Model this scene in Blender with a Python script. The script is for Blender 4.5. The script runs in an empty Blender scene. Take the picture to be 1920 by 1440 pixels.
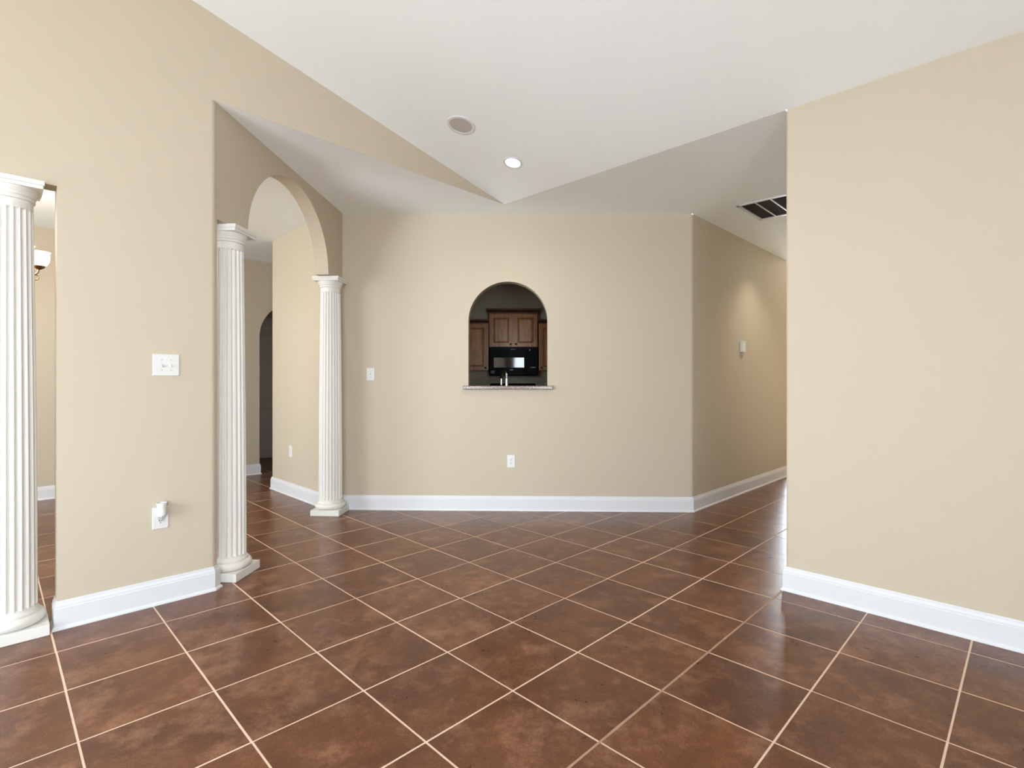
import bpy, bmesh, math, random
from mathutils import Vector, Matrix
from mathutils.geometry import tessellate_polygon

SC = bpy.context.scene
COL = SC.collection
random.seed(7)
R2 = math.sqrt(0.5)

# ------------------------------------------------------------------ camera
F, CX, HOR, H = 980.0, 960.0, 716.5, 1.318      # focal px, centre column, horizon row, eye height (m)
cam = bpy.data.cameras.new('camera')
cam.sensor_width = 36.0
cam.lens = 36.0 * F / 1920.0
cam.shift_y = -(720.0 - HOR) / 1920.0
cam.clip_start = 0.02
cam_o = bpy.data.objects.new('camera', cam)
cam_o.location = (0, 0, H)
cam_o.rotation_euler = (math.pi / 2, 0, 0)
COL.objects.link(cam_o)
SC.camera = cam_o

# ------------------------------------------------------------------ world, exposure
world = bpy.data.worlds.new('world'); SC.world = world
world.use_nodes = True
bg = world.node_tree.nodes['Background']
bg.inputs['Color'].default_value = (0.81, 0.91, 1.0, 1)
bg.inputs['Strength'].default_value = 14.0
SC.view_settings.view_transform = 'Standard'
SC.view_settings.look = 'None'
SC.view_settings.exposure = 0.7
SC.view_settings.gamma = 1.0
SC.view_settings.use_curve_mapping = False
SC.cycles.max_bounces = 14
SC.cycles.diffuse_bounces = 10
SC.cycles.glossy_bounces = 5
SC.cycles.transparent_max_bounces = 12
SC.cycles.caustics_reflective = False
SC.cycles.caustics_refractive = False

# ------------------------------------------------------------------ materials
def lin(c):
    return tuple(((v / 255) / 12.92 if v / 255 <= 0.04045 else ((v / 255 + 0.055) / 1.055) ** 2.4) for v in c) + (1.0,)

def new_mat(name, rgb, rough=0.5, metal=0.0, spec=0.5):
    m = bpy.data.materials.new(name); m.use_nodes = True
    b = m.node_tree.nodes['Principled BSDF']
    b.inputs['Base Color'].default_value = lin(rgb)
    b.inputs['Roughness'].default_value = rough
    b.inputs['Metallic'].default_value = metal
    b.inputs['Specular IOR Level'].default_value = spec
    return m

def add_bump(m, scale, strength, dist=0.002, detail=4.0):
    nt = m.node_tree; b = nt.nodes['Principled BSDF']
    tc = nt.nodes.new('ShaderNodeTexCoord')
    n = nt.nodes.new('ShaderNodeTexNoise'); n.inputs['Scale'].default_value = scale; n.inputs['Detail'].default_value = detail
    bp = nt.nodes.new('ShaderNodeBump'); bp.inputs['Strength'].default_value = strength; bp.inputs['Distance'].default_value = dist
    nt.links.new(tc.outputs['Object'], n.inputs['Vector'])
    nt.links.new(n.outputs['Fac'], bp.inputs['Height'])
    nt.links.new(bp.outputs['Normal'], b.inputs['Normal'])

def ramp(nt, stops):
    r = nt.nodes.new('ShaderNodeValToRGB')
    e = r.color_ramp.elements
    while len(e) < len(stops): e.new(0.5)
    for k, (p, c) in enumerate(stops):
        e[k].position = p; e[k].color = lin(c)
    return r

PAINT = new_mat('beige_wall_paint', (192, 181, 161), 0.6, spec=0.25); add_bump(PAINT, 140, 0.10)
CEIL = new_mat('white_ceiling_paint', (242, 248, 249), 0.85, spec=0.2); add_bump(CEIL, 60, 0.25, 0.003)
TRIM = new_mat('white_trim_gloss', (214, 216, 219), 0.3)
COLUMN = new_mat('white_column_paint', (222, 220, 214), 0.4)
PLASTIC = new_mat('white_plastic', (216, 216, 213), 0.35)
SLOT = new_mat('dark_slot', (40, 38, 36), 0.6)
GROUT = new_mat('pale_grout', (226, 198, 176), 0.85, spec=0.2); add_bump(GROUT, 300, 0.4, 0.001)
GROUT_DARK = new_mat('taupe_grout', (168, 136, 114), 0.85, spec=0.2); add_bump(GROUT_DARK, 300, 0.6, 0.001)
BLACK = new_mat('black_plastic', (4, 4, 4), 0.5, spec=0.12)
BLACKGLASS = new_mat('black_enamel', (3, 3, 3), 0.5, spec=0.1)
CHROME = new_mat('chrome', (225, 225, 225), 0.08, 1.0)
BRONZE = new_mat('dark_bronze', (42, 28, 20), 0.4, 0.8)
BRASS = new_mat('aged_brass', (150, 120, 85), 0.3, 1.0)
PRINT = new_mat('light_grey_print', (205, 205, 205), 0.5)
MESHGREY = new_mat('grey_speaker_mesh', (188, 183, 176), 0.7)
BURNER = new_mat('dark_burner', (58, 50, 46), 0.8)
DOORWHITE = new_mat('door_paint', (200, 198, 194), 0.45)

def tile_material():
    m = new_mat('brown_ceramic_tile', (110, 70, 50), 0.33, spec=0.35)
    nt = m.node_tree; b = nt.nodes['Principled BSDF']; L = nt.links.new
    tc = nt.nodes.new('ShaderNodeTexCoord'); oi = nt.nodes.new('ShaderNodeObjectInfo')
    mul = nt.nodes.new('ShaderNodeMath'); mul.operation = 'MULTIPLY'; mul.inputs[1].default_value = 57.0
    L(oi.outputs['Random'], mul.inputs[0])
    add = nt.nodes.new('ShaderNodeVectorMath'); add.operation = 'ADD'
    L(tc.outputs['Object'], add.inputs[0]); L(mul.outputs[0], add.inputs[1])
    n1 = nt.nodes.new('ShaderNodeTexNoise'); n1.inputs['Scale'].default_value = 9.0; n1.inputs['Detail'].default_value = 12.0; n1.inputs['Roughness'].default_value = 0.74
    L(add.outputs[0], n1.inputs['Vector'])
    r1 = ramp(nt, [(0.25, (72, 43, 29)), (0.5, (94, 58, 39)), (0.78, (140, 98, 73))])
    L(n1.outputs['Fac'], r1.inputs['Fac'])
    n2 = nt.nodes.new('ShaderNodeTexNoise'); n2.inputs['Scale'].default_value = 3.0; n2.inputs['Detail'].default_value = 3.0
    L(add.outputs[0], n2.inputs['Vector'])
    r2 = ramp(nt, [(0.38, (94, 57, 41)), (0.66, (126, 78, 41))])
    L(n2.outputs['Fac'], r2.inputs['Fac'])
    mx = nt.nodes.new('ShaderNodeMixRGB'); mx.blend_type = 'MIX'; mx.inputs['Fac'].default_value = 0.35
    L(r1.outputs['Color'], mx.inputs['Color1']); L(r2.outputs['Color'], mx.inputs['Color2'])
    n3 = nt.nodes.new('ShaderNodeTexNoise'); n3.inputs['Scale'].default_value = 150.0; n3.inputs['Detail'].default_value = 3.0
    L(add.outputs[0], n3.inputs['Vector'])
    mr = nt.nodes.new('ShaderNodeMapRange'); mr.inputs['From Min'].default_value = 0.3; mr.inputs['From Max'].default_value = 0.7
    mr.inputs['To Min'].default_value = 0.78; mr.inputs['To Max'].default_value = 1.22
    L(n3.outputs['Fac'], mr.inputs['Value'])
    # dusty lighter patches
    n5 = nt.nodes.new('ShaderNodeTexNoise'); n5.inputs['Scale'].default_value = 5.0; n5.inputs['Detail'].default_value = 10.0; n5.inputs['Roughness'].default_value = 0.72
    of = nt.nodes.new('ShaderNodeVectorMath'); of.operation = 'ADD'; of.inputs[1].default_value = (13.7, 4.1, 2.9)
    L(add.outputs[0], of.inputs[0]); L(of.outputs[0], n5.inputs['Vector'])
    m5 = nt.nodes.new('ShaderNodeMapRange'); m5.inputs['From Min'].default_value = 0.5; m5.inputs['From Max'].default_value = 0.8; m5.inputs['To Max'].default_value = 0.75
    L(n5.outputs['Fac'], m5.inputs['Value'])
    dust = nt.nodes.new('ShaderNodeMixRGB'); dust.inputs['Color2'].default_value = lin((168, 124, 98))
    L(m5.outputs['Result'], dust.inputs['Fac']); L(mx.outputs['Color'], dust.inputs['Color1'])
    mx = dust
    vm = nt.nodes.new('ShaderNodeVectorMath'); vm.operation = 'SCALE'
    L(mx.outputs['Color'], vm.inputs[0]); L(mr.outputs['Result'], vm.inputs['Scale'])
    mr2 = nt.nodes.new('ShaderNodeMapRange'); mr2.inputs['To Min'].default_value = 0.9; mr2.inputs['To Max'].default_value = 1.12
    L(oi.outputs['Random'], mr2.inputs['Value'])
    vm2 = nt.nodes.new('ShaderNodeVectorMath'); vm2.operation = 'SCALE'
    L(vm.outputs[0], vm2.inputs[0]); L(mr2.outputs['Result'], vm2.inputs['Scale'])
    L(vm2.outputs[0], b.inputs['Base Color'])
    rr = nt.nodes.new('ShaderNodeMapRange'); rr.inputs['To Min'].default_value = 0.26; rr.inputs['To Max'].default_value = 0.30
    L(n1.outputs['Fac'], rr.inputs['Value']); L(rr.outputs['Result'], b.inputs['Roughness'])
    bp = nt.nodes.new('ShaderNodeBump'); bp.inputs['Strength'].default_value = 0.10; bp.inputs['Distance'].default_value = 0.002
    n4 = nt.nodes.new('ShaderNodeTexNoise'); n4.inputs['Scale'].default_value = 38.0; n4.inputs['Detail'].default_value = 5.0
    L(add.outputs[0], n4.inputs['Vector'])
    L(n4.outputs['Fac'], bp.inputs['Height']); L(bp.outputs['Normal'], b.inputs['Normal'])
    return m
TILE = tile_material()

def wood_material(name, dark, mid, light):
    m = new_mat(name, mid, 0.32)
    nt = m.node_tree; b = nt.nodes['Principled BSDF']; L = nt.links.new
    tc = nt.nodes.new('ShaderNodeTexCoord'); mp = nt.nodes.new('ShaderNodeMapping')
    mp.inputs['Scale'].default_value = (9, 9, 1.2)
    L(tc.outputs['Object'], mp.inputs['Vector'])
    n = nt.nodes.new('ShaderNodeTexNoise'); n.inputs['Scale'].default_value = 2.2; n.inputs['Detail'].default_value = 6; n.inputs['Distortion'].default_value = 1.2
    L(mp.outputs[0], n.inputs['Vector'])
    r = ramp(nt, [(0.3, dark), (0.5, mid), (0.72, light)])
    L(n.outputs['Fac'], r.inputs['Fac']); L(r.outputs['Color'], b.inputs['Base Color'])
    return m
MAPLE = wood_material('honey_maple', (150, 86, 26), (184, 114, 42), (208, 142, 62))
GLAZE = wood_material('dark_glazed_maple', (74, 38, 18), (92, 50, 24), (112, 64, 32))

def granite_material():
    m = new_mat('speckled_granite', (150, 120, 100), 0.2)
    nt = m.node_tree; b = nt.nodes['Principled BSDF']; L = nt.links.new
    tc = nt.nodes.new('ShaderNodeTexCoord')
    v = nt.nodes.new('ShaderNodeTexNoise'); v.inputs['Scale'].default_value = 90; v.inputs['Detail'].default_value = 3; v.inputs['Roughness'].default_value = 0.7
    L(tc.outputs['Object'], v.inputs['Vector'])
    r = ramp(nt, [(0.34, (34, 28, 25)), (0.46, (104, 80, 66)), (0.57, (138, 112, 94)), (0.68, (176, 156, 138))])
    L(v.outputs['Fac'], r.inputs['Fac']); L(r.outputs['Color'], b.inputs['Base Color'])
    return m
GRANITE = granite_material()

def glass_material(name, tint=(1, 1, 1, 1), ior=1.45, rough=0.0):
    m = bpy.data.materials.new(name); m.use_nodes = True
    nt = m.node_tree; nt.nodes.clear()
    out = nt.nodes.new('ShaderNodeOutputMaterial'); mix = nt.nodes.new('ShaderNodeMixShader')
    t = nt.nodes.new('ShaderNodeBsdfTransparent'); t.inputs['Color'].default_value = tint
    g = nt.nodes.new('ShaderNodeBsdfGlossy'); g.inputs['Roughness'].default_value = rough
    fr = nt.nodes.new('ShaderNodeFresnel'); fr.inputs['IOR'].default_value = ior
    ge = nt.nodes.new('ShaderNodeNewGeometry'); inv = nt.nodes.new('ShaderNodeMath'); inv.operation = 'SUBTRACT'; inv.inputs[0].default_value = 1.0
    mu = nt.nodes.new('ShaderNodeMath'); mu.operation = 'MULTIPLY'      # reflect on the outer faces only: no total reflection inside the thin pane
    nt.links.new(ge.outputs['Backfacing'], inv.inputs[1]); nt.links.new(fr.outputs[0], mu.inputs[0]); nt.links.new(inv.outputs[0], mu.inputs[1])
    nt.links.new(mu.outputs[0], mix.inputs[0]); nt.links.new(t.outputs[0], mix.inputs[1]); nt.links.new(g.outputs[0], mix.inputs[2])
    nt.links.new(mix.outputs[0], out.inputs[0])
    return m
PANE = glass_material('window_glass')
VIAL = glass_material('clear_vial', (0.9, 0.92, 0.93, 1), 1.5)

def emit_material(name, rgb, strength):
    m = bpy.data.materials.new(name); m.use_nodes = True
    nt = m.node_tree; nt.nodes.clear()
    out = nt.nodes.new('ShaderNodeOutputMaterial'); e = nt.nodes.new('ShaderNodeEmission')
    e.inputs['Color'].default_value = lin(rgb); e.inputs['Strength'].default_value = strength
    nt.links.new(e.outputs[0], out.inputs[0])
    return m
LENS = emit_material('lit_lamp_lens', (255, 246, 232), 4.0)
SHADE = emit_material('lit_opal_glass', (255, 240, 215), 3.0)

# ------------------------------------------------------------------ mesh helpers
def mk(name, bm, mat, parent=None, loc=None, rot=None, smooth=False, mats=None):
    bmesh.ops.recalc_face_normals(bm, faces=bm.faces[:])
    me = bpy.data.meshes.new(name); bm.to_mesh(me); bm.free()
    for m in (mats or [mat]): me.materials.append(m)
    if smooth:
        me.polygons.foreach_set('use_smooth', [True] * len(me.polygons))
        me.set_sharp_from_angle(angle=math.radians(38))
    o = bpy.data.objects.new(name, me); COL.objects.link(o)
    if parent: o.parent = parent
    if loc: o.location = loc
    if rot: o.rotation_euler = rot
    return o

def tag(o, label=None, cat=None, group=None, kind=None):
    if label: o['label'] = label
    if cat: o['category'] = cat
    if group: o['group'] = group
    if kind: o['kind'] = kind
    return o

def thing(name, label, cat, loc, rotz=0.0, group=None):
    o = bpy.data.objects.new(name, None); COL.objects.link(o)
    o.location = loc; o.rotation_euler = (0, 0, rotz); o.empty_display_size = 0.05
    return tag(o, label, cat, group)

def struct(name, bm, mat, label, parent=None):
    o = mk(name, bm, mat, parent)
    if parent is None: tag(o, label, name.split('_')[0], None, 'structure')
    return o

def box(bm, x0, x1, y0, y1, z0, z1, bevel=0.0, seg=2):
    vs = [bm.verts.new(p) for p in ((x0, y0, z0), (x1, y0, z0), (x1, y1, z0), (x0, y1, z0), (x0, y0, z1), (x1, y0, z1), (x1, y1, z1), (x0, y1, z1))]
    fs = [bm.faces.new([vs[i] for i in q]) for q in ((3, 2, 1, 0), (4, 5, 6, 7), (0, 1, 5, 4), (1, 2, 6, 5), (2, 3, 7, 6), (3, 0, 4, 7))]
    if bevel:
        bmesh.ops.bevel(bm, geom=list({e for f in fs for e in f.edges}), offset=bevel, segments=seg, affect='EDGES', profile=0.5)
    return bm

def boxb(*a, **k):
    return box(bmesh.new(), *a, **k)

def lathe(bm, prof, n=32, loc=(0, 0, 0), axis='Z'):
    rings = []
    for r, z in prof:
        ring = []
        for k in range(n):
            a = 2 * math.pi * k / n
            p = (r * math.cos(a), r * math.sin(a), z)
            if axis == 'Y': p = (p[0], p[2], p[1])
            ring.append(bm.verts.new((p[0] + loc[0], p[1] + loc[1], p[2] + loc[2])))
        rings.append(ring)
    for a, b in zip(rings, rings[1:]):
        for k in range(n):
            bm.faces.new((a[k], a[(k + 1) % n], b[(k + 1) % n], b[k]))
    if prof[0][0] > 1e-6: bm.faces.new(rings[0][::-1])
    if prof[-1][0] > 1e-6: bm.faces.new(rings[-1])
    return bm

def tube(bm, path, r, n=12):
    path = [Vector(p) for p in path]; rings = []
    up = Vector((0.13, 0.21, 0.97))
    for k, p in enumerate(path):
        t = (path[min(k + 1, len(path) - 1)] - path[max(k - 1, 0)]).normalized()
        s = t.cross(up)
        if s.length < 0.05: s = t.cross(Vector((1, 0.1, 0)))
        s.normalize(); w = s.cross(t)
        rr = r[k] if isinstance(r, (list, tuple)) else r
        rings.append([bm.verts.new(p + rr * (math.cos(2 * math.pi * j / n) * s + math.sin(2 * math.pi * j / n) * w)) for j in range(n)])
        up = w
    for a, b in zip(rings, rings[1:]):
        for k in range(n):
            bm.faces.new((a[k], a[(k + 1) % n], b[(k + 1) % n], b[k]))
    bm.faces.new(rings[0][::-1]); bm.faces.new(rings[-1])
    return bm

def prism(bm, pts, z0, z1):
    """plan polygon -> vertical solid; z0/z1 numbers or functions of (x, y)"""
    f0 = z0 if callable(z0) else (lambda x, y: z0)
    f1 = z1 if callable(z1) else (lambda x, y: z1)
    lo = [bm.verts.new((x, y, f0(x, y))) for x, y in pts]
    hi = [bm.verts.new((x, y, f1(x, y))) for x, y in pts]
    for tri in tessellate_polygon([[Vector((x, y, 0)) for x, y in pts]]):
        bm.faces.new([hi[i] for i in tri]); bm.faces.new([lo[i] for i in tri][::-1])
    n = len(pts)
    for k in range(n):
        bm.faces.new((lo[k], lo[(k + 1) % n], hi[(k + 1) % n], hi[k]))
    return bm

def panel(bm, p0, u, n, outline, holes=(), thick=0.115):
    """upright wall slab: outline/holes in (s, z) measured from p0 along u; front at p0, body goes along n"""
    p0 = Vector((p0[0], p0[1], 0)); u = Vector((u[0], u[1], 0)).normalized(); n = Vector((n[0], n[1], 0)).normalized()
    loops = [outline] + list(holes)
    flat = [q for l in loops for q in l]
    fr = [bm.verts.new(p0 + u * s + Vector((0, 0, z))) for s, z in flat]
    bk = [bm.verts.new(p0 + u * s + n * thick + Vector((0, 0, z))) for s, z in flat]
    for tri in tessellate_polygon([[Vector((s, z, 0)) for s, z in l] for l in loops]):
        try:
            bm.faces.new([fr[i] for i in tri]); bm.faces.new([bk[i] for i in tri][::-1])
        except ValueError: pass
    o = 0
    for l in loops:
        m = len(l)
        for k in range(m):
            a, b = o + k, o + (k + 1) % m
            bm.faces.new((fr[a], fr[b], bk[b], bk[a]))
        o += m
    return bm

def rounded(prev, c, nxt, d, seg=5):
    """points that round the plan corner c"""
    c, a, b = Vector(c), Vector(prev), Vector(nxt)
    a = c + (a - c).normalized() * d; b = c + (b - c).normalized() * d
    return [tuple((1 - t) ** 2 * a + 2 * t * (1 - t) * c + t * t * b) for t in [k / seg for k in range(seg + 1)]]

PROFILE = [(0.0, 0.0), (0.024, 0.0), (0.023, 0.008), (0.019, 0.015), (0.014, 0.019), (0.014, 0.112), (0.0115, 0.116), (0.0115, 0.124),
           (0.009, 0.130), (0.006, 0.137), (0.0055, 0.146), (0.004, 0.150), (0.0, 0.150)]

def baseboard(name, pts, label):
    pts = [Vector(p) for p in pts]; bm = bmesh.new(); secs = []
    rt = lambda d: Vector((d.y, -d.x))
    for k, p in enumerate(pts):
        d0 = (pts[k] - pts[k - 1]).normalized() if k else None
        d1 = (pts[k + 1] - pts[k]).normalized() if k < len(pts) - 1 else None
        if d0 is None: m = rt(d1)
        elif d1 is None: m = rt(d0)
        else:
            m = rt(d0) + rt(d1); m = m / max(m.dot(rt(d0)), 0.2)
        secs.append([bm.verts.new((p.x + m.x * t, p.y + m.y * t, z)) for t, z in PROFILE])
    q = len(PROFILE)
    for a, b in zip(secs, secs[1:]):
        for k in range(q):
            bm.faces.new((a[k], b[k], b[(k + 1) % q], a[(k + 1) % q]))
    bm.faces.new(secs[0]); bm.faces.new(secs[-1][::-1])
    o = mk(name, bm, TRIM)
    return tag(o, label, 'baseboard', None, 'structure')

ba = lambda p, v, t: (p[0] + v[0] * t, p[1] + v[1] * t)
def ray(px, py):
    return Vector(((px - CX) / F, 1.0, (HOR - py) / F))

# ------------------------------------------------------------------ plan of the place (metres, camera over the origin)
CL, CR = 5.204, 5.05                       # left wall Y-X, right wall X+Y
A, B, P = (-2.422, 2.782), (-1.8914, 3.3126), (-0.077, 5.127)
RC = (1.7353, 3.3147)
C, D = (-1.757, 5.415), (1.835, 5.312)
SWP, SEP = -3.8, -3.4                      # rear walls X+Y, Y-X
LW = (-4.502, 0.702)
REAR = (-0.2, -3.6)
SER = (4.225, 0.825)
HALL_END = 13.0
DIN = 11.12                                # dining room far wall Y-X
NL = (-R2, R2); NR = (R2, R2)

def zvault(x, y):
    d = (CR - (x + y)) * R2; e = (x - y) * R2
    return 3.062 - 0.00741 * (e + 3.68) + 0.2293 * d

# ------------------------------------------------------------------ floor: grout bed + tiles
bm = prism(bmesh.new(), [(-9.5, 0.2), (-0.2, -5.8), (6.2, -0.2), (8.6, 8.0), (6.0, 10.6), (-2.0, 12.5), (-6.0, 11.0), (-11.5, 3.0)], -0.06, -0.0012)
floor = struct('floor', bm, GROUT, 'brown ceramic tile floor laid with pale grout lines')
DG = 0.4832 * H                            # tile diagonal
SIDE = DG * R2
def tile_bm(gap=0.006):
    bm = bmesh.new(); h = SIDE / 2 - gap / 2; b = 0.0022
    rings = []
    for (r, z) in ((h, -0.03), (h, -0.0018), (h - b, 0.0)):
        rings.append([bm.verts.new((sx * r, sy * r, z)) for sx, sy in ((-1, -1), (1, -1), (1, 1), (-1, 1))])
    for a, c in zip(rings, rings[1:]):
        for k in range(4): bm.faces.new((a[k], a[(k + 1) % 4], c[(k + 1) % 4], c[k]))
    bm.faces.new(rings[-1])
    bmesh.ops.rotate(bm, verts=bm.verts[:], cent=(0, 0, 0), matrix=Matrix.Rotation(math.pi / 4, 3, 'Z'))
    return bm
def in_room(x, y):
    s, d = x + y, y - x
    if d < CL + 0.45 and s < CR + 0.45 and d > SEP and s > SWP: return 1                      # great room
    if x > -2.2 and y < 5.75 and d < CL + 2.3 and d > 1.4: return 1                           # in front of the kitchen wall
    if 1.3 < d < 3.75 and 4.6 < s < HALL_END: return 1                                        # hall
    if CL < d < DIN + 0.35 and -6.7 < s < 3.8: return 1                                       # dining room
    if 9.2 < d < 13.5 and 2.0 < s < 6.5: return 1                                             # entry
    return 0
cand, rest = [], []
for m in range(-40, 41):
    for n in range(-24, 40):
        if (m + n) % 2 == 0: continue
        x, y = m * DG / 2 + 0.003, 2.870 + n * DG / 2
        if not in_room(x, y): continue
        if y > 0.9:
            px, py = CX + F * x / y, HOR + F * H / y
            vis = -160 < px < 2080 and py < 1660
            d, s = y - x, x + y
            if vis and d > CL + 0.5 and s < 3.8 and not (px < 150 or px > 440): vis = False   # behind the left wall
            if vis and s > CR + 0.5 and d < 3.75 and px > 1490: vis = False                   # behind the right wall
        else: vis = False
        (cand if vis else rest).append((x, y, y * y))
cand.sort(key=lambda t: t[2])
rest += cand[298:]; cand = cand[:298]
tile_me = None
WIDE = None
for x, y, _ in cand:
    if tile_me is None:
        o = mk('tile', tile_bm(), TILE, floor); tile_me = o.data
    else:
        o = bpy.data.objects.new('tile', tile_me); COL.objects.link(o); o.parent = floor
    o.location = (x + random.uniform(-.0006, .0006), y + random.uniform(-.0006, .0006), random.uniform(-0.0006, 0.0002))
    o.rotation_euler = (random.uniform(-.0012, .0012), random.uniform(-.0012, .0012), random.choice((0, 1, 2, 3)) * math.pi / 2)
bm = bmesh.new()
for x, y, _ in rest:
    t = tile_bm(); me = bpy.data.meshes.new('t'); t.to_mesh(me); t.free()
    k0 = len(bm.verts); bm.from_mesh(me); bpy.data.meshes.remove(me)
    bm.verts.ensure_lookup_table()
    for v in bm.verts[k0:]: v.co.x += x; v.co.y += y
o = mk('tile_field', bm, TILE, floor); o['kind'] = 'stuff'
# wide taupe grout seam on the line of the hall edge
sd = 2.867 - 2 * DG
bm = bmesh.new(); prev = None
for k in range(61):
    t_ = k / 60; sx = -0.55 + (1.70 + 0.55) * t_; w = .0052 + random.uniform(-.0007, .0007)
    cc = [bm.verts.new((sx + q * w * R2, sx + sd - q * w * R2, z)) for q, z in ((-1, -.01), (-1, .0002), (-.6, .0009), (.6, .0009), (1, .0002), (1, -.01))]
    if prev:
        for a in range(5): bm.faces.new((prev[a], prev[a + 1], cc[a + 1], cc[a]))
    prev = cc
mk('grout_seam', bm, GROUT_DARK, floor)
print('tiles', len(cand), len(rest))

# ------------------------------------------------------------------ ceilings
bm = bmesh.new()
vp = [(LW[0] - 0.1, LW[1] - 0.1), P, (SER[0] + 0.2, SER[1] - 0.2), (REAR[0], REAR[1] - 0.3)]
prism(bm, vp, zvault, lambda x, y: zvault(x, y) + 0.08)
struct('ceiling', bm, CEIL, 'white vaulted ceiling sloping up over the great room')

he_r = ((HALL_END - (RC[1] - RC[0])) / 2, (HALL_END + (RC[1] - RC[0])) / 2)
he_l = ((HALL_END - (D[1] - D[0])) / 2, (HALL_END + (D[1] - D[0])) / 2)
bm = bmesh.new()
V = lambda p, z: bm.verts.new((p[0], p[1], z))
b_, p_, r_, d_, c_ = V(B, 3.105), V(P, 3.062), V(RC, 3.043), V(D, 3.028), V(C, 3.066)
hr_, hl_ = V((he_r[0] + .2, he_r[1] - .0), 3.015), V((he_l[0], he_l[1] + .2), 3.015)
for f in ((b_, c_, p_), (p_, c_, d_), (p_, d_, r_)): bm.faces.new(f)
VLEN, VWID = .635, .475                                  # return-air opening in the hall ceiling
VC = Vector((2.175, 5.075)) + Vector((R2, R2)) * VLEN / 2 + Vector((R2, -R2)) * VWID / 2
vh = [VC + Vector((R2, R2)) * a * (VLEN / 2 - .015) + Vector((R2, -R2)) * b * (VWID / 2 - .015) for a, b in ((-1, -1), (1, -1), (1, 1), (-1, 1))]
hv = [V(q, 3.031) for q in vh]; ring = [r_, d_, hl_, hr_] + hv
for tri in tessellate_polygon([[Vector((v.co.x, v.co.y, 0)) for v in ring[:4]], [Vector((v.co.x, v.co.y, 0)) for v in hv]]):
    bm.faces.new([ring[i] for i in tri])
struct('ceiling_hall', bm, CEIL, 'flat white ceiling over the hall and kitchen wall')
dw = lambda s, d: ((s - d) / 2, (s + d) / 2)     # plan point from (X+Y, Y-X)
bm = prism(bmesh.new(), [dw(-6.8, CL + 0.03), dw(1.42, CL + 0.03), (-1.93, 3.45), (-1.83, 5.45), dw(3.6, 7.3), dw(3.6, 9.4), dw(8.0, 9.4), dw(8.0, DIN + 0.1), dw(-6.8, DIN + 0.1)], 3.056, 3.14)
struct('ceiling_dining', bm, CEIL, 'flat white ceiling over the dining room')

# ------------------------------------------------------------------ walls
sA, sB, sP = [(q[0] - LW[0]) / R2 for q in (A, B, P)]
zt = lambda s: zvault(LW[0] + s * R2, LW[1] + s * R2) + 0.04
HEAD = 2.362
bm = panel(bmesh.new(), LW, (R2, R2), NL,
           [(-2.3, 0), (0.8, 0), (0.8, HEAD), (sA, HEAD), (sA, 0), (sB - .015, 0), (sB - .015, 3.1055), (sP, 3.063), (sP, 3.075), (0, zt(0)), (-2.3, zt(0))])
arch_u = (Vector(C) - Vector(B)); ARL = arch_u.length; arch_u.normalize()
arch_n = Vector((-arch_u.y, arch_u.x))
Bv = Vector(B)
pB1 = tuple(Bv - Vector((R2, R2)) * .015); pB2 = tuple(Bv + arch_u * .034)
post = rounded(pB1, B, pB2, .015) + [pB2, tuple(Vector(pB1) + Vector(NL) * .1)]
prism(bm, post, 0, 3.1055)
struct('wall_left', bm, PAINT, 'beige wall with double switch between the fluted columns')

s1 = (3.694 - B[1]) / arch_u.y; s2 = (5.065 - B[1]) / arch_u.y
sc_, ra, rb = (s1 + s2) / 2, (s2 - s1) / 2, 0.637
arc = [(sc_ + ra * math.cos(t), HEAD + rb * math.sin(t)) for t in [math.pi * k / 40 for k in range(41)]]
bm = panel(bmesh.new(), B, arch_u, arch_n,
           [(.014, HEAD), (.014, 3.2), (ARL + .12, 3.2), (ARL + .12, 0), (ARL - .03, 0), (ARL - .03, HEAD)] + arc, thick=0.127)
struct('wall_archway', bm, PAINT, 'beige wall with a rounded arch carried on two fluted columns')

# kitchen wall with the arched pass-through
bu = Vector(D) - Vector(C); BL = bu.length; bu.normalize(); bn = Vector((-bu.y, bu.x))
def back_s(px):
    k = (px - CX) / F       # C + bu*s on the ray x = k*y
    return (k * C[1] - C[0]) / (bu.x - k * bu.y)
def back_pt(px, py):
    s = back_s(px); q = Vector(C) + bu * s
    return s, H + (HOR - py) / F * q.y, q
pl, pr = back_s(878.3), back_s(1026.6)
pc, prad = (pl + pr) / 2, (pr - pl) / 2
ptop = back_pt(952, 528)[1]
spring = ptop - prad
hole = [(pl, 1.245), (pr, 1.245)] + [(pc + prad * math.cos(t), spring + prad * math.sin(t)) for t in [math.pi * k / 40 for k in range(41)]]
bm = panel(bmesh.new(), C, bu, bn, [(-.1, 0), (BL - .022, 0), (BL - .022, 3.15), (-.1, 3.15)], [hole], thick=0.12)
pd1 = tuple(Vector(D) - bu * .022); pd2 = tuple(Vector(D) + Vector((R2, R2)) * .05)
prism(bm, rounded(pd1, D, pd2, .022) + [pd2, tuple(Vector(pd2) + Vector(NL) * .12), tuple(Vector(pd1) + bn * .12)], 0, 3.15)
struct('wall_back', bm, PAINT, 'beige kitchen wall with an arched pass-through and granite ledge')

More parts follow.
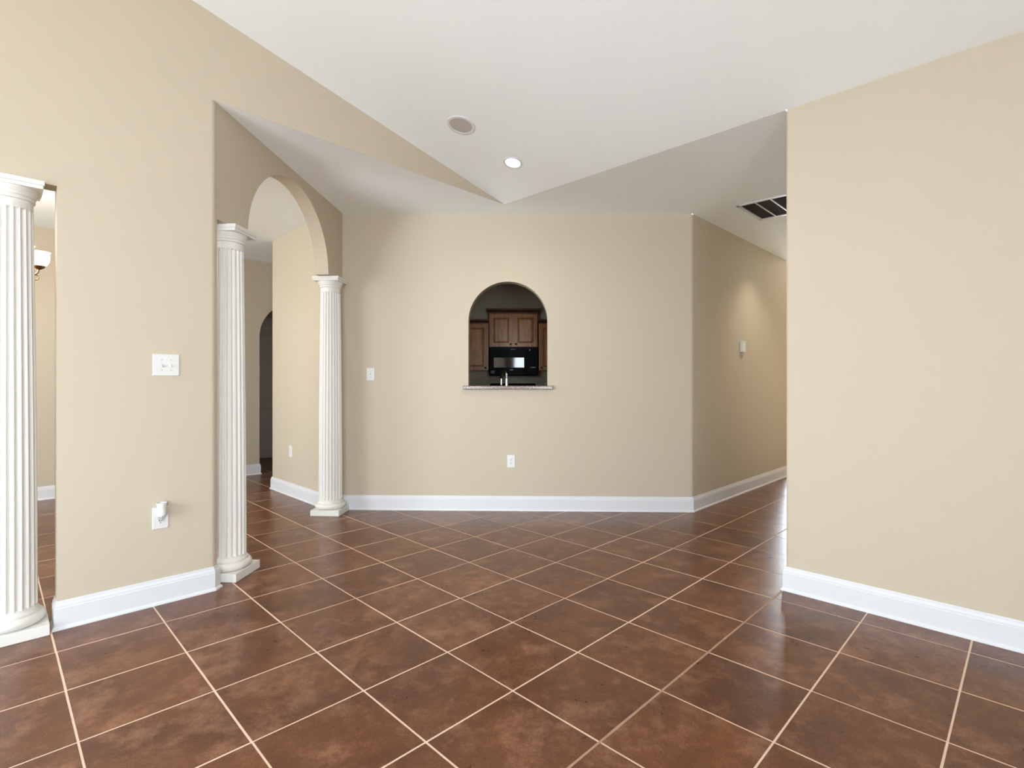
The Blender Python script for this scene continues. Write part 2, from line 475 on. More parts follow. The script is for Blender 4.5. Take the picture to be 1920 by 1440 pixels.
# hall wall; it ends at an open breakfast nook that is hidden behind the right wall
dw = lambda s, d: ((s - d) / 2, (s + d) / 2)     # plan point from (X+Y, Y-X)
HD = D[1] - D[0]
HX = (3.875, 3.875 + HD); hl = (3.875 - D[0]) / R2; hs = HX[0] + HX[1]
bm = panel(bmesh.new(), D, (R2, R2), NL, [(.045, 0), (hl, 0), (hl, 3.12), (.045, 3.12)])
panel(bm, ba(HX, (-R2, -R2), .0), NL, (-R2, -R2), [(.1, 0), (2.3, 0), (2.3, 3.12), (.1, 3.12)])
panel(bm, dw(hs - .2, 6.65), (R2, R2), NL, [(0, 0), (1.6, 0), (1.6, 3.12), (0, 3.12)])
struct('wall_hall', bm, PAINT, 'beige hall wall with a small white thermostat')

# right wall, rounded corner, hall side return and hall end
Rv = Vector(RC); q1 = tuple(Rv + Vector((R2, -R2)) * .022)
bm = bmesh.new()
prism(bm, [SER] + rounded(SER, RC, he_r, .022) + [he_r, (he_r[0] + .08, he_r[1] - .08), (RC[0] + .163, RC[1]), (SER[0] + .08, SER[1] + .08)], 0, 3.12)
struct('wall_right', bm, PAINT, 'plain beige wall ending in a rounded corner at the hall')
# rear walls with tall windows (daylight)
LSW = math.hypot(REAR[0] - LW[0], REAR[1] - LW[1]); LSE = math.hypot(SER[0] - REAR[0], SER[1] - REAR[1])
WIN = []
def window_wall(name, p0, u, n, L, wins, ztop, label):
    holes = [[(a, z0), (b, z0), (b, z1), (a, z1)] for a, b, z0, z1 in wins]
    bm = panel(bmesh.new(), p0, u, n, [(0, 0), (L, 0), (L, ztop(L)), (0, ztop(0))], holes)
    struct(name, bm, PAINT, label)
    for w in wins: WIN.append((p0, u, n) + tuple(w))
ztsw = lambda s: zvault(LW[0] + s * R2, LW[1] - s * R2) + .04
ztse = lambda s: zvault(REAR[0] + s * R2, REAR[1] + s * R2) + .04
window_wall('wall_rear_left', LW, (R2, -R2), (-R2, -R2), LSW, [(1.0, 2.0, .3, 2.7), (3.7, 4.9, .3, 2.7)], ztsw, 'beige rear wall with tall windows')
window_wall('wall_rear_right', REAR, (R2, R2), (R2, -R2), LSE, [(0.3, 2.2, .06, 2.4)], ztse, 'beige rear wall with a patio window')
window_wall('wall_hall_end', he_r, (-R2, R2), NR, (6.65 - (RC[1] - RC[0])) * R2 + .1, [((3.58 - RC[1] + RC[0]) * R2, (6.2 - RC[1] + RC[0]) * R2, .08, 2.6)], lambda s: 3.12, 'beige wall closing the hall with tall windows')
bm = prism(bmesh.new(), [dw(hs - .15, HD - .1), dw(hs - .15, 6.75), dw(13.1, 6.75), dw(13.1, HD - .1)], 3.02, 3.1)
struct('ceiling_nook', bm, CEIL, 'white ceiling over the nook at the end of the hall')
# dining room walls
DW0 = dw(-6.6, DIN)
dx0, dx1 = -3.622, -2.872
sa, sb = (dx0 - DW0[0]) / R2, (dx1 - DW0[0]) / R2
car = [((sa + sb) / 2 + (sb - sa) / 2 * math.cos(t), 1.97 + (sb - sa) / 2 * math.sin(t)) for t in [math.pi * k / 32 for k in range(33)]]
bm = panel(bmesh.new(), DW0, (R2, R2), NL, [(-.2, 0), (sa, 0)] + car[::-1] + [(sb, 0), (10.5, 0), (10.5, 3.1), (-.2, 3.1)])
struct('wall_dining', bm, PAINT, 'beige dining room wall with a narrow arched doorway')
ds0 = dw(-6.6, CL)
window_wall('wall_dining_end', ds0, (-R2, R2), (-R2, -R2), (DIN - CL) * R2, [(1.0, 3.2, .4, 2.6)], lambda s: 3.1, 'beige dining room end wall with a window')
K = dw(3.50, 9.44)
kend = (-1.93, 5.43)
bm = bmesh.new()
prism(bm, [kend] + rounded(kend, K, dw(7.9, 9.44), .02) + [dw(7.9, 9.44), dw(7.9, 9.3), dw(3.66, 9.28), (-1.8, 5.50)], 0, 3.1)
struct('wall_kitchen_side', bm, PAINT, 'beige angled wall beyond the archway with a low outlet')
bm = panel(bmesh.new(), dw(7.9, 9.3), (-R2, R2), NR, [(0, 0), (1.4, 0), (1.4, 3.1), (0, 3.1)])
struct('wall_passage_end', bm, PAINT, 'beige wall closing the passage')
# entry closet behind the arched doorway
bm = bmesh.new()
e0, e1 = dw(dx0 * 2 + DIN - .25, DIN + .16), dw(dx1 * 2 + DIN + .4, DIN + .16)
f0, f1 = dw(dx0 * 2 + DIN - .25, 13.34), dw(dx1 * 2 + DIN + .4, 13.34)
panel(bm, e0, (-R2, R2), (-R2, -R2), [(0, 0), (1.7, 0), (1.7, 2.75), (0, 2.75)])
panel(bm, e1, (-R2, R2), (R2, R2), [(0, 0), (1.7, 0), (1.7, 2.75), (0, 2.75)])
panel(bm, f0, (R2, R2), NL, [(-.1, 0), (1.8, 0), (1.8, 2.75), (-.1, 2.75)])
struct('wall_entry', bm, PAINT, 'shaded walls of the entry behind the arched doorway')
bm = prism(bmesh.new(), [e0, e1, dw(dx1 * 2 + DIN + .4, 13.5), dw(dx0 * 2 + DIN - .25, 13.5)], 2.7, 2.78)
struct('ceiling_entry', bm, CEIL, 'low ceiling of the entry')
# kitchen shell
KB = 8.56
bm = boxb(-1.75, 1.85, KB, KB + .1, 0, 2.95)
struct('wall_kitchen', bm, PAINT, 'kitchen wall behind the wooden cabinets')
bm = bmesh.new(); box(bm, -1.7, -1.6, 5.53, KB, 0, 2.95); box(bm, 1.75, 1.85, 5.45, KB, 0, 2.95)
struct('wall_kitchen_ends', bm, PAINT, 'kitchen end walls')
bm = boxb(-1.75, 1.9, 5.5, KB + .1, 2.868, 2.96)
struct('ceiling_kitchen', bm, CEIL, 'white kitchen ceiling')

# ------------------------------------------------------------------ baseboards
baseboard('baseboard_left', [ba(A, NL, .115), A, B, ba(B, arch_u, .034), ba(ba(B, arch_u, .034), arch_n, .06)], 'white baseboard under the double switch')
baseboard('baseboard_back', [C, D, HX, ba(HX, NL, .115)], 'white baseboard running along the kitchen wall into the hall')
baseboard('baseboard_right', [he_r, RC, SER], 'white baseboard along the plain right wall')
baseboard('baseboard_passage', [dw(7.9, 9.44), K, kend], 'white baseboard on the angled wall beyond the archway')
baseboard('baseboard_dining', [DW0, (dx0, dx0 + DIN), ba((dx0, dx0 + DIN), NL, .115)], 'white baseboard along the dining room wall')
baseboard('baseboard_rear', [SER, REAR, LW], 'white baseboard under the rear windows')

# ------------------------------------------------------------------ windows (frame, mullions, panes) + light portals
def window(idx, p0, u, n, a, b, z0, z1, cols, rows, label, prefix='window', lname='window'):
    th = math.atan2(u[1], u[0])
    mid = (p0[0] + u[0] * (a + b) / 2 + n[0] * .05, p0[1] + u[1] * (a + b) / 2 + n[1] * .05)
    w, h = b - a, z1 - z0
    bm = bmesh.new(); f = .05
    for q in ((-w / 2, -w / 2 + f, 0, h), (w / 2 - f, w / 2, 0, h), (-w / 2, w / 2, 0, f), (-w / 2, w / 2, h - f, h)):
        box(bm, q[0], q[1], -.035, .035, q[2], q[3])
    for k in range(1, cols): box(bm, -w / 2 + w * k / cols - .018, -w / 2 + w * k / cols + .018, -.03, .03, f, h - f)
    for k in range(1, rows): box(bm, -w / 2 + f, w / 2 - f, -.028, .028, h * k / rows - .018, h * k / rows + .018)
    o = mk(f'{prefix}_{idx}', bm, TRIM, None, (mid[0], mid[1], z0), (0, 0, th))
    tag(o, label, prefix, None, 'structure')
    for i in range(cols):
        for j in range(rows):
            x0 = -w / 2 + w * i / cols; zz = h * j / rows
            mk('pane', boxb(x0 + .015, x0 + w / cols - .015, -.003, .003, zz + .015, zz + h / rows - .015), PANE, o)
    L = bpy.data.lights.new(f'{lname}_offscreen', 'AREA'); L.shape = 'RECTANGLE'; L.size = w; L.size_y = h
    L.cycles.is_portal = True
    lo = bpy.data.objects.new(f'{lname}_offscreen', L); COL.objects.link(lo)
    lo.location = (mid[0] + n[0] * .08, mid[1] + n[1] * .08, (z0 + z1) / 2)
    lo.rotation_euler = Vector((n[0], n[1], 0)).to_track_quat('Z', 'Y').to_euler()
labs = ['tall window on the rear wall by the dining side', 'tall window on the rear wall by the patio', 'patio window on the rear wall', 'tall window at the end of the hall', 'dining room window']
for i, w in enumerate(WIN):
    window(i + 1, *w, 2 if w[4] - w[3] > 1.5 else 1, 3, labs[i], 'window', ('window_rear_left', 'window_rear_middle', 'window_rear_right', 'window_hall_end', 'window_dining')[i])

# ------------------------------------------------------------------ fluted columns
def column(label, loc, rotz, plinth=.29, rb=.114, rt=.096, nf=22, group=None):
    t = thing('fluted_column', label, 'column', loc, rotz, group)
    hp = plinth / 2
    mk('plinth', boxb(-hp, hp, -hp, hp, 0, .056, .003), COLUMN, t)
    b = .056
    mk('base_molding', lathe(bmesh.new(), [(0, b - .002)] + [(rb + .008 + .026 * math.cos(a), b + .027 + .027 * math.sin(a)) for a in [math.pi * (k / 10 - .5) for k in range(11)]]
        + [(rb + .010, b + .056), (rb + .010, b + .064), (rb + .003, b + .070), (rb, b + .084), (0, b + .084)], 48), COLUMN, t, smooth=True)
    z0, z1 = b + .08, HEAD - .098
    bm = bmesh.new(); rings = []; per = 8; N = nf * per
    def ring(z, dep):
        f = (z - z0) / (z1 - z0); r = rb + (rt - rb) * (f ** 1.6)
        out = []
        for k in range(N):
            a = 2 * math.pi * k / N; ph = (k % per) / per
            c = 0.0
            if .12 < ph < .999: c = math.sin(math.pi * (ph - .12) / .88)
            rr = r - dep * c ** .8
            out.append(bm.verts.new((rr * math.cos(a), rr * math.sin(a), z)))
        return out
    zs = [(z0, 0), (z0 + .008, 0), (z0 + .011, .009), (z0 + .018, .0125)]
    zs += [(z0 + .018 + (z1 - .06 - z0 - .018) * k / 8, .0125) for k in range(1, 9)]
    zs += [(z1 - .052, .009), (z1 - .047, 0), (z1, 0)]
    for z, dp in zs: rings.append(ring(z, dp))
    for p, q in zip(rings, rings[1:]):
        for k in range(N): bm.faces.new((p[k], p[(k + 1) % N], q[(k + 1) % N], q[k]))
    mk('shaft', bm, COLUMN, t, smooth=True)
    z = z1
    mk('capital', lathe(bmesh.new(), [(0, z - .004), (rt + .002, z - .004), (rt + .009, z), (rt + .009, z + .007), (rt + .004, z + .010), (rt + .006, z + .016), (rt + .012, z + .020),
        (rt + .012, z + .025), (rt + .015, z + .031), (rt + .021, z + .042), (rt + .025, z + .052), (rt + .026, z + .060), (0, z + .060)], 48), COLUMN, t, smooth=True)
    ha = .134
    bm = bmesh.new(); box(bm, -ha + .006, ha - .006, -ha + .006, ha - .006, z + .058, z + .078, .001, 1); box(bm, -ha, ha, -ha, ha, z + .076, HEAD + .003, .002, 1)
    mk('abacus', bm, COLUMN, t)
    return t
arch_rot = math.atan2(arch_u.y, arch_u.x) - math.pi / 2
column('white fluted column at the dining room opening, next to the double switch', (-2.622, 2.722, 0), math.pi / 4, .305)
column('white fluted column carrying the arch beside the double-switch wall', (-1.948, 3.585, 0), arch_rot)
column('white fluted column carrying the arch against the kitchen wall', (-1.832, 5.277, 0), arch_rot)

# ------------------------------------------------------------------ wall plates
def wall_frame(kind, px, py):
    """position on a wall plane seen through pixel px, py; returns (x, y, z), rotation about z"""
    k = (px - CX) / F
    if kind == 'left': y = CL / (1 - k); x = k * y; th = math.pi / 4
    elif kind == 'hall': y = (D[1] - D[0]) / (1 - k); x = k * y; th = math.pi / 4
    elif kind == 'back': q = Vector(C) + bu * back_s(px); x, y = q; th = math.atan2(bu.y, bu.x)
    elif kind == 'passage': y = 3.50 / (1 + k); x = k * y; th = -math.pi / 4
    elif kind == 'kitchen': y = KB; x = k * y; th = 0
    return (x, y, H + (HOR - py) / F * y), th

def plate(t, w, h):
    bm = bmesh.new(); box(bm, -w / 2, w / 2, -.006, .001, -h / 2, h / 2)
    fr = [e for e in bm.edges if all(v.co.y < -.005 for v in e.verts)]
    bmesh.ops.bevel(bm, geom=fr, offset=.004, segments=3, affect='EDGES', profile=.5)
    return mk('cover_plate', bm, PLASTIC, t)
def screw(t, x, z):
    s = mk('screw', lathe(bmesh.new(), [(.0042, -.0056), (.0042, -.0068), (.003, -.0074)], 12, (x, 0, z), 'Y'), PRINT, t)
    mk('screw_slot', boxb(x - .003, x + .003, -.0077, -.007, z - .0006, z + .0006), SLOT, s)
def toggle(t, x, up):
    mk('toggle_slot', boxb(x - .0048, x + .0048, -.0064, -.005, -.0115, .0115), PRINT, t)
    bm = bmesh.new(); box(bm, -.0042, .0042, -.018, .0, -.0052, .0052, .0012)
    o = mk('toggle', bm, PLASTIC, t, (x, -.004, 0.0), (math.radians(-32 if up else 32), 0, 0))
def receptacle(t, z):
    bm = lathe(bmesh.new(), [(.0165, -.0055), (.0165, -.0075), (.0155, -.0082)], 28, (0, 0, z), 'Y')
    f = mk('receptacle', bm, PLASTIC, t)
    for sx in (-.0062, .0062): mk('slot', boxb(sx - .0013, sx + .0013, -.0086, -.0078, z + .0002, z + .0085), SLOT, f)
    mk('ground_hole', lathe(bmesh.new(), [(.0028, -.0078), (.0028, -.0086)], 10, (0, 0, z - .0075), 'Y'), SLOT, f)

p, th = wall_frame('left', 311.3, 684.5)
t = thing('light_switch', 'wide white double light switch plate on the beige wall between the columns', 'light switch', p, th)
plate(t, .137, .129)
for x in (-.023, .023):
    toggle(t, x, False)
    for z in (-.03, .03): screw(t, x, z)
p, th = wall_frame('back', 695, 701.8)
t = thing('light_switch', 'narrow white single light switch on the kitchen wall beside the far column', 'light switch', p, th)
plate(t, .081, .129); toggle(t, 0, True)
for z in (-.03, .03): screw(t, 0, z)
for kind, px, py, lab in (('back', 958.4, 864.8, 'white double power outlet low on the kitchen wall under the pass-through'),
                          ('left', 300.6, 970.5, 'white power outlet on the left wall holding the plug-in air freshener'),
                          ('passage', 545.3, 846.3, 'white power outlet on the angled wall seen through the archway'),
                          ('kitchen', 1025.5, 726, 'white power outlet on the kitchen wall beside the range')):
    p, th = wall_frame(kind, px, py)
    t = thing('power_outlet', lab, 'outlet', p, th)
    plate(t, .082, .130)
    for z in (-.0195, .0195): receptacle(t, z)
    screw(t, 0, 0)
    if kind == 'left': FRESH = (p, th)
# plug-in air freshener: flared white body over a clear vial, plugged in the upper receptacle
p, th = FRESH
t = thing('air_freshener', 'white plug-in air freshener with a clear vial in the left wall outlet', 'air freshener', (p[0], p[1], p[2] + .0195), th)
bm = lathe(bmesh.new(), [(.0, .006), (.024, .006), (.0262, .010), (.0245, .03), (.0225, .045), (.024, .060), (.0275, .076), (.0275, .082), (.025, .082), (.0235, .074), (0, .070)], 32, (0, -.0372, -.006))
mk('body', bm, PLASTIC, t, smooth=True)
mk('plug_block', boxb(-.016, .016, -.03, -.0081, -.012, .03, .003), PLASTIC, t)
bm = lathe(bmesh.new(), [(0, -.030), (.015, -.030), (.018, -.026), (.0195, -.010), (.017, .0), (.010, .003), (.009, .012), (0, .012)], 28, (0, -.036, 0))
v = mk('vial', bm, VIAL, t, smooth=True)
mk('wick', lathe(bmesh.new(), [(.0028, -.026), (.0028, .010)], 10, (0, -.036, 0)), PRINT, v)
# thermostat
p, th = wall_frame('hall', 1390, 650.3)
t = thing('thermostat', 'small white thermostat box on the hall wall', 'thermostat', p, th)
mk('body', boxb(-.05, .05, -.034, .001, -.064, .064, .006), PLASTIC, t)
mk('front_panel', boxb(-.028, .032, -.038, -.032, -.052, .040, .003), new_mat('pale_grey_plastic', (222, 224, 226), .3), t)
mk('cover_lip', boxb(-.046, .046, -.037, -.033, .046, .058, .0015), PLASTIC, t)

# ------------------------------------------------------------------ ceiling fittings
def vault_point(px, py):
    d = ray(px, py); lo, hi = .5, 8.0
    for _ in range(60):
        m = (lo + hi) / 2
        if H + d.z * m > zvault(d.x * m, m): hi = m
        else: lo = m
    return Vector((d.x * lo, lo, zvault(d.x * lo, lo)))
g = 0.001
nx = (zvault(g, 0) - zvault(0, 0)) / g; ny = (zvault(0, g) - zvault(0, 0)) / g
VN = Vector((nx, ny, -1)).normalized()                # points down into the room
vrot = VN.to_track_quat('-Z', 'Y').to_euler()
def on_vault(o, px, py):
    o.location = vault_point(px, py); o.rotation_euler = vrot
t = thing('ceiling_speaker', 'round ceiling speaker with a grey mesh grille in a white ring', 'speaker', (0, 0, 0)); on_vault(t, 864.8, 234.8)
mk('ring', lathe(bmesh.new(), [(.110, .004), (.110, -.003), (.107, -.006), (.090, -.007), (.086, -.004), (.086, .004)], 56), TRIM, t, smooth=True)
gm = MESHGREY; add_bump(gm, 900, .5, .001)
mk('grille', lathe(bmesh.new(), [(0, .0045), (.0875, .0045), (.0875, -.003), (.05, -.0045), (0, -.005)], 56), gm, t, smooth=True)

def downlight(label, group=None):
    t = thing('recessed_downlight', label, 'downlight', (0, 0, 0), 0, group)
    mk('trim_ring', lathe(bmesh.new(), [(.083, .004), (.083, -.003), (.080, -.006), (.072, -.005), (.070, .004)], 48), TRIM, t, smooth=True)
    mk('baffle', lathe(bmesh.new(), [(.0715, -.002), (.067, -.0035), (.0635, .002)], 48), TRIM, t)
    mk('lens', lathe(bmesh.new(), [(0, .003), (.0655, .003), (.0655, -.0018), (.05, -.0035), (0, -.005)], 48), LENS, t, smooth=True)
    return t
t = downlight('lit round downlight set in the sloped white ceiling'); on_vault(t, 961.5, 305)
Ls = bpy.data.lights.new('vault_spot', 'SPOT'); Ls.energy = 22; Ls.spot_size = math.radians(150); Ls.spot_blend = 1.0; Ls.shadow_soft_size = .06; Ls.color = (1, .93, .82)
lo = bpy.data.objects.new('vault_spot', Ls); COL.objects.link(lo); lo.location = t.location + Vector((0, 0, -.025))
t = downlight('round downlight in the flat hall ceiling shining on the hall wall'); hlx = (2.869 + .42, 6.389 - .42)
t.location = (hlx[0], hlx[1], 3.0225)
Ls = bpy.data.lights.new('hall_downlight_offscreen', 'SPOT'); Ls.energy = 26; Ls.spot_size = math.radians(112); Ls.spot_blend = .8; Ls.shadow_soft_size = .04; Ls.color = (1, .9, .76)
lo = bpy.data.objects.new('hall_downlight_offscreen', Ls); COL.objects.link(lo); lo.parent = t; lo.location = (0, 0, -.02)
# return-air vent: white frame, three louvred bays
t = thing('return_air_vent', 'white framed return air vent with three dark louvred bays in the hall ceiling', 'vent', (0, 0, 0))
v0 = Vector((2.175, 5.075)); uu = Vector((R2, R2)); vv = Vector((R2, -R2)); LEN, WID = .635, .475
ctr = v0 + uu * LEN / 2 + vv * WID / 2
t.location = (ctr.x, ctr.y, 3.032); t.rotation_euler = (0, 0, math.pi / 4)
bm = bmesh.new(); f = .03
for q in ((-LEN / 2, LEN / 2, -WID / 2, -WID / 2 + f), (-LEN / 2, LEN / 2, WID / 2 - f, WID / 2), (-LEN / 2, -LEN / 2 + f, -WID / 2, WID / 2), (LEN / 2 - f, LEN / 2, -WID / 2, WID / 2)):
    box(bm, q[0], q[1], q[2], q[3], -.010, .01, .0015, 1)
mk('frame', bm, TRIM, t)
bm = bmesh.new(); a, b, hz = LEN / 2 - .014, WID / 2 - .014, .40
for q in ((-a - .01, -a, -b, b, -.004, hz), (a, a + .01, -b, b, -.004, hz), (-a, a, -b - .01, -b, -.004, hz), (-a, a, b, b + .01, -.004, hz), (-a - .01, a + .01, -b - .01, b + .01, hz, hz + .01)):
    box(bm, *q)
mk('duct', bm, new_mat('galvanised_duct', (120, 120, 120), .6, .3), t)
bay = (WID - 2 * f) / 3
for k in (1, 2):
    yb = -WID / 2 + f + bay * k
    mk('divider_bar', boxb(-LEN / 2 + f - .002, LEN / 2 - f + .002, yb - .006, yb + .006, -.009, .004), TRIM, t)
for k in range(3):
    bm = bmesh.new(); y0 = -WID / 2 + f + bay * k + .004; y1 = y0 + bay - .008
    for j in range(46):
        xj = -LEN / 2 + f + .004 + (LEN - 2 * f - .008) * j / 46
        a = [bm.verts.new(c) for c in ((xj, y0, -.004), (xj + .007, y0, .004), (xj + .007, y1, .004), (xj, y1, -.004))]
        c = [bm.verts.new((w.co.x + .0012, w.co.y, w.co.z)) for w in a]
        bm.faces.new(a); bm.faces.new(c[::-1])
        for q in range(4): bm.faces.new((a[q], a[(q + 1) % 4], c[(q + 1) % 4], c[q]))
    o = mk('louvers', bm, new_mat('brown_louver', (92, 80, 72), .6), t); o['kind'] = 'stuff'

# ------------------------------------------------------------------ dining chandelier
chx, chy = -4.05, 4.185
t = thing('chandelier', 'brass chandelier with lit white glass shades in the dining room', 'chandelier', (chx, chy, 0))
mk('canopy', lathe(bmesh.new(), [(0, 3.03), (.05, 3.03), (.065, 3.05), (.065, 3.058), (0, 3.058)], 32), BRASS, t, smooth=True)
mk('stem', tube(bmesh.new(), [(0, 0, 2.3), (0, 0, 3.04)], .008, 12), BRASS, t, smooth=True)
mk('hub', lathe(bmesh.new(), [(0, 2.12), (.012, 2.125), (.018, 2.14), (.01, 2.16), (.03, 2.19), (.045, 2.22), (.03, 2.26), (.014, 2.30), (.012, 2.34), (0, 2.34)], 28), BRASS, t, smooth=True)
for k in range(5):
    a = math.radians(-18 + 72 * k); ca, sa_ = math.cos(a), math.sin(a)
    rr = [(.03, 2.22), (.09, 2.185), (.15, 2.19), (.19, 2.225), (.20, 2.262)]
    arm = mk('arm', tube(bmesh.new(), [(r * ca, r * sa_, z) for r, z in rr], .007, 10), BRASS, t, smooth=True)
    mk('scroll_ring', tube(bmesh.new(), [((.175 + .022 * math.cos(q)) * ca, (.175 + .022 * math.cos(q)) * sa_, 2.205 - .02 + .022 * math.sin(q)) for q in [2 * math.pi * j / 16 for j in range(17)]], .004, 8), BRASS, arm, smooth=True)
    mk('cup', lathe(bmesh.new(), [(0, 2.252), (.012, 2.254), (.034, 2.268), (.042, 2.284), (.0, 2.284)], 24, (.2 * ca, .2 * sa_, 0)), BRASS, arm, smooth=True)
    mk('shade', lathe(bmesh.new(), [(.03, 2.278), (.05, 2.292), (.066, 2.325), (.07, 2.36), (.066, 2.385), (.074, 2.40), (.070, 2.40), (.062, 2.385), (.064, 2.36), (.06, 2.33), (.045, 2.30), (0, 2.285)], 28, (.2 * ca, .2 * sa_, 0)), SHADE, arm, smooth=True)
Lp = bpy.data.lights.new('chandelier_light', 'POINT'); Lp.energy = 40; Lp.color = (1, .86, .68); Lp.shadow_soft_size = .25
lo = bpy.data.objects.new('chandelier_light', Lp); COL.objects.link(lo); lo.parent = t; lo.location = (0, 0, 2.5)

# ------------------------------------------------------------------ entry door in the shaded entry
t = bpy.data.objects.new('door_1', None); COL.objects.link(t)
tag(t, 'white panelled entry door in shade behind the arched doorway', 'door', None, 'structure')
dc = dw(-4.25 * 2 + 13.31, 13.31); t.location = (dc[0], dc[1], 0); t.rotation_euler = (0, 0, math.pi / 4)
mk('door_slab', boxb(-.46, .46, -.02, .02, .012, 2.29, .002), DOORWHITE, t)
bm = bmesh.new(); box(bm, -.57, -.46, -.035, .02, 0, 2.29); box(bm, .46, .57, -.035, .02, 0, 2.29); box(bm, -.57, .57, -.035, .02, 2.29, 2.40); box(bm, -.6, .6, -.05, .02, 2.385, 2.42)
mk('casing', bm, DOORWHITE, t)
def molding(bm, pts, r=.012):
    tube(bm, [(x, -.024, z) for x, z in pts + [pts[0]]], r, 8)
for z0, z1, arched in ((.34, .87, 0), (1.045, 2.118, 1)):
    pts = [(-.33, z0), (.33, z0), (.33, z1 - (.08 if arched else 0))]
    if arched: pts += [(.33 * math.cos(a), z1 - .08 + .08 * math.sin(a)) for a in [math.pi * k / 14 for k in range(1, 14)]]
    pts += [(-.33, z1 - (.08 if arched else 0))]
    mk('panel_molding', molding(bmesh.new(), pts) or bm, DOORWHITE, t) if False else None
    b2 = bmesh.new(); molding(b2, pts); mk('panel_molding', b2, DOORWHITE, t)
    b3 = bmesh.new(); q = [(x * .86, z0 + (z - z0) * .93 + (z1 - z0) * .035) for x, z in pts]
    fr = [b3.verts.new((x, -.030, z)) for x, z in q]; bk = [b3.verts.new((x * 1.08, -.018, z)) for x, z in q]
    b3.faces.new(fr)
    for k in range(len(q)): b3.faces.new((fr[k], fr[(k + 1) % len(q)], bk[(k + 1) % len(q)], bk[k]))
    mk('raised_panel', b3, DOORWHITE, t)
mk('door_knob', lathe(bmesh.new(), [(0, -.08), (.02, -.078), (.028, -.06), (.012, -.045), (.012, -.03), (.03, -.024), (.03, -.019)], 20, (.40, 0, .95), 'Y'), BRASS, t, smooth=True)

# ------------------------------------------------------------------ pass-through ledge
ls, le = back_s(868.5), back_s(1036.5)
lc = Vector(C) + bu * (ls + le) / 2
bm = boxb(-(le - ls) / 2, (le - ls) / 2, -.045, .17, 0, .036, .006)
o = mk('granite_ledge', bm, GRANITE, None, (lc.x, lc.y, 1.2445), (0, 0, math.atan2(bu.y, bu.x)))
tag(o, 'speckled brown granite ledge at the foot of the arched pass-through', 'ledge')

# ------------------------------------------------------------------ kitchen beyond the pass-through
CF = 8.16                                     # cabinet front
kx = lambda px, y=CF: (px - CX) / F * y
kz = lambda py, y=CF: H + (HOR - py) / F * y
def crown(bm, x0, x1, yf, yb, z0, z1, out=.05):
    prof = [(0, 0), (.006, .004), (.006, .018), (.014, .024), (.022, .04), (.038, .054), (.044, .058), (.044, .072), (.050, .074), (.050, .08)]
    sc = (z1 - z0) / .08
    loops = [[bm.verts.new(c) for c in ((x0 - o * out / .05, yf - o * out / .05, z0 + z * sc), (x1 + o * out / .05, yf - o * out / .05, z0 + z * sc), (x1 + o * out / .05, yb, z0 + z * sc), (x0 - o * out / .05, yb, z0 + z * sc))] for o, z in prof]
    for a, b in zip(loops, loops[1:]):
        for k in range(4): bm.faces.new((a[k], a[(k + 1) % 4], b[(k + 1) % 4], b[k]))
    bm.faces.new(loops[0][::-1]); bm.faces.new(loops[-1])
    return bm
def cabinet_door(t, x0, x1, yf, z0, z1, knob_x, st=.052):
    """raised panel door, front at yf - .02"""
    y0, y1 = yf - .02, yf
    bm = bmesh.new()
    for q in ((x0, x0 + st, z0, z1), (x1 - st, x1, z0, z1), (x0 + st, x1 - st, z0, z0 + st), (x0 + st, x1 - st, z1 - st, z1)):
        box(bm, q[0], q[1], y0, y1, q[2], q[3], .0025, 1)
    d = mk('door', bm, MAPLE, t)
    mk('groove', boxb(x0 + st - .004, x1 - st + .004, y0 + .011, y1, z0 + st - .004, z1 - st + .004), GLAZE, d)
    bm = bmesh.new(); a, b = .010, .030
    lo_ = [bm.verts.new(c) for c in ((x0 + st + a, y0 + .012, z0 + st + a), (x1 - st - a, y0 + .012, z0 + st + a), (x1 - st - a, y0 + .012, z1 - st - a), (x0 + st + a, y0 + .012, z1 - st - a))]
    hi_ = [bm.verts.new(c) for c in ((x0 + st + b, y0 + .002, z0 + st + b), (x1 - st - b, y0 + .002, z0 + st + b), (x1 - st - b, y0 + .002, z1 - st - b), (x0 + st + b, y0 + .002, z1 - st - b))]
    bm.faces.new(hi_)
    for k in range(4): bm.faces.new((lo_[k], lo_[(k + 1) % 4], hi_[(k + 1) % 4], hi_[k]))
    mk('raised_panel', bm, MAPLE, d)
    bm = bmesh.new()
    lathe(bm, [(.006, y0 + .001), (.006, y0 - .012), (.015, y0 - .016), (.016, y0 - .022), (.010, y0 - .028), (0, y0 - .029)], 18, (knob_x, 0, z0 + .036), 'Y')
    mk('knob', bm, BRONZE, d, smooth=True)
def wall_cabinet(label, x0, x1, yf, z0, z1, zc, doors):
    t = thing('wall_cabinet', label, 'cabinet', (0, 0, 0))
    mk('body', boxb(x0, x1, yf, KB + .002, z0, z1 + .004, .001, 1), MAPLE, t)
    mk('crown_molding', crown(bmesh.new(), x0, x1, yf - .004, KB, z1, zc), GLAZE, t)
    for d in doors: cabinet_door(t, d[0], d[1], yf, z0 + .006, z1 - .012, d[2])
xa, xb = kx(917.3), kx(1007.8); zc0, zc1, zct = kz(650.6), kz(588.2), kz(579.2)
xm = (xa + xb) / 2
wall_cabinet('short honey maple wall cabinet with two doors above the black microwave', xa, xb, CF, zc0, zc1, zct, [(xa + .012, xm - .012, xm - .04), (xm + .012, xb - .012, xm + .04)])
SF = 8.235
sl, sr = kx(916.4, SF), kx(1009.6, SF)
wall_cabinet('tall honey maple wall cabinet on the dining side of the microwave', sl - .46, sl - .003, SF, kz(694.6, SF), kz(607.0, SF), kz(599.2, SF), [(sl - .45, sl - .02, sl - .05)])
wall_cabinet('tall honey maple wall cabinet on the hall side of the microwave', sr + .003, sr + .46, SF, kz(694.6, SF), kz(607.0, SF), kz(599.2, SF), [(sr + .02, sr + .45, sr + .05)])

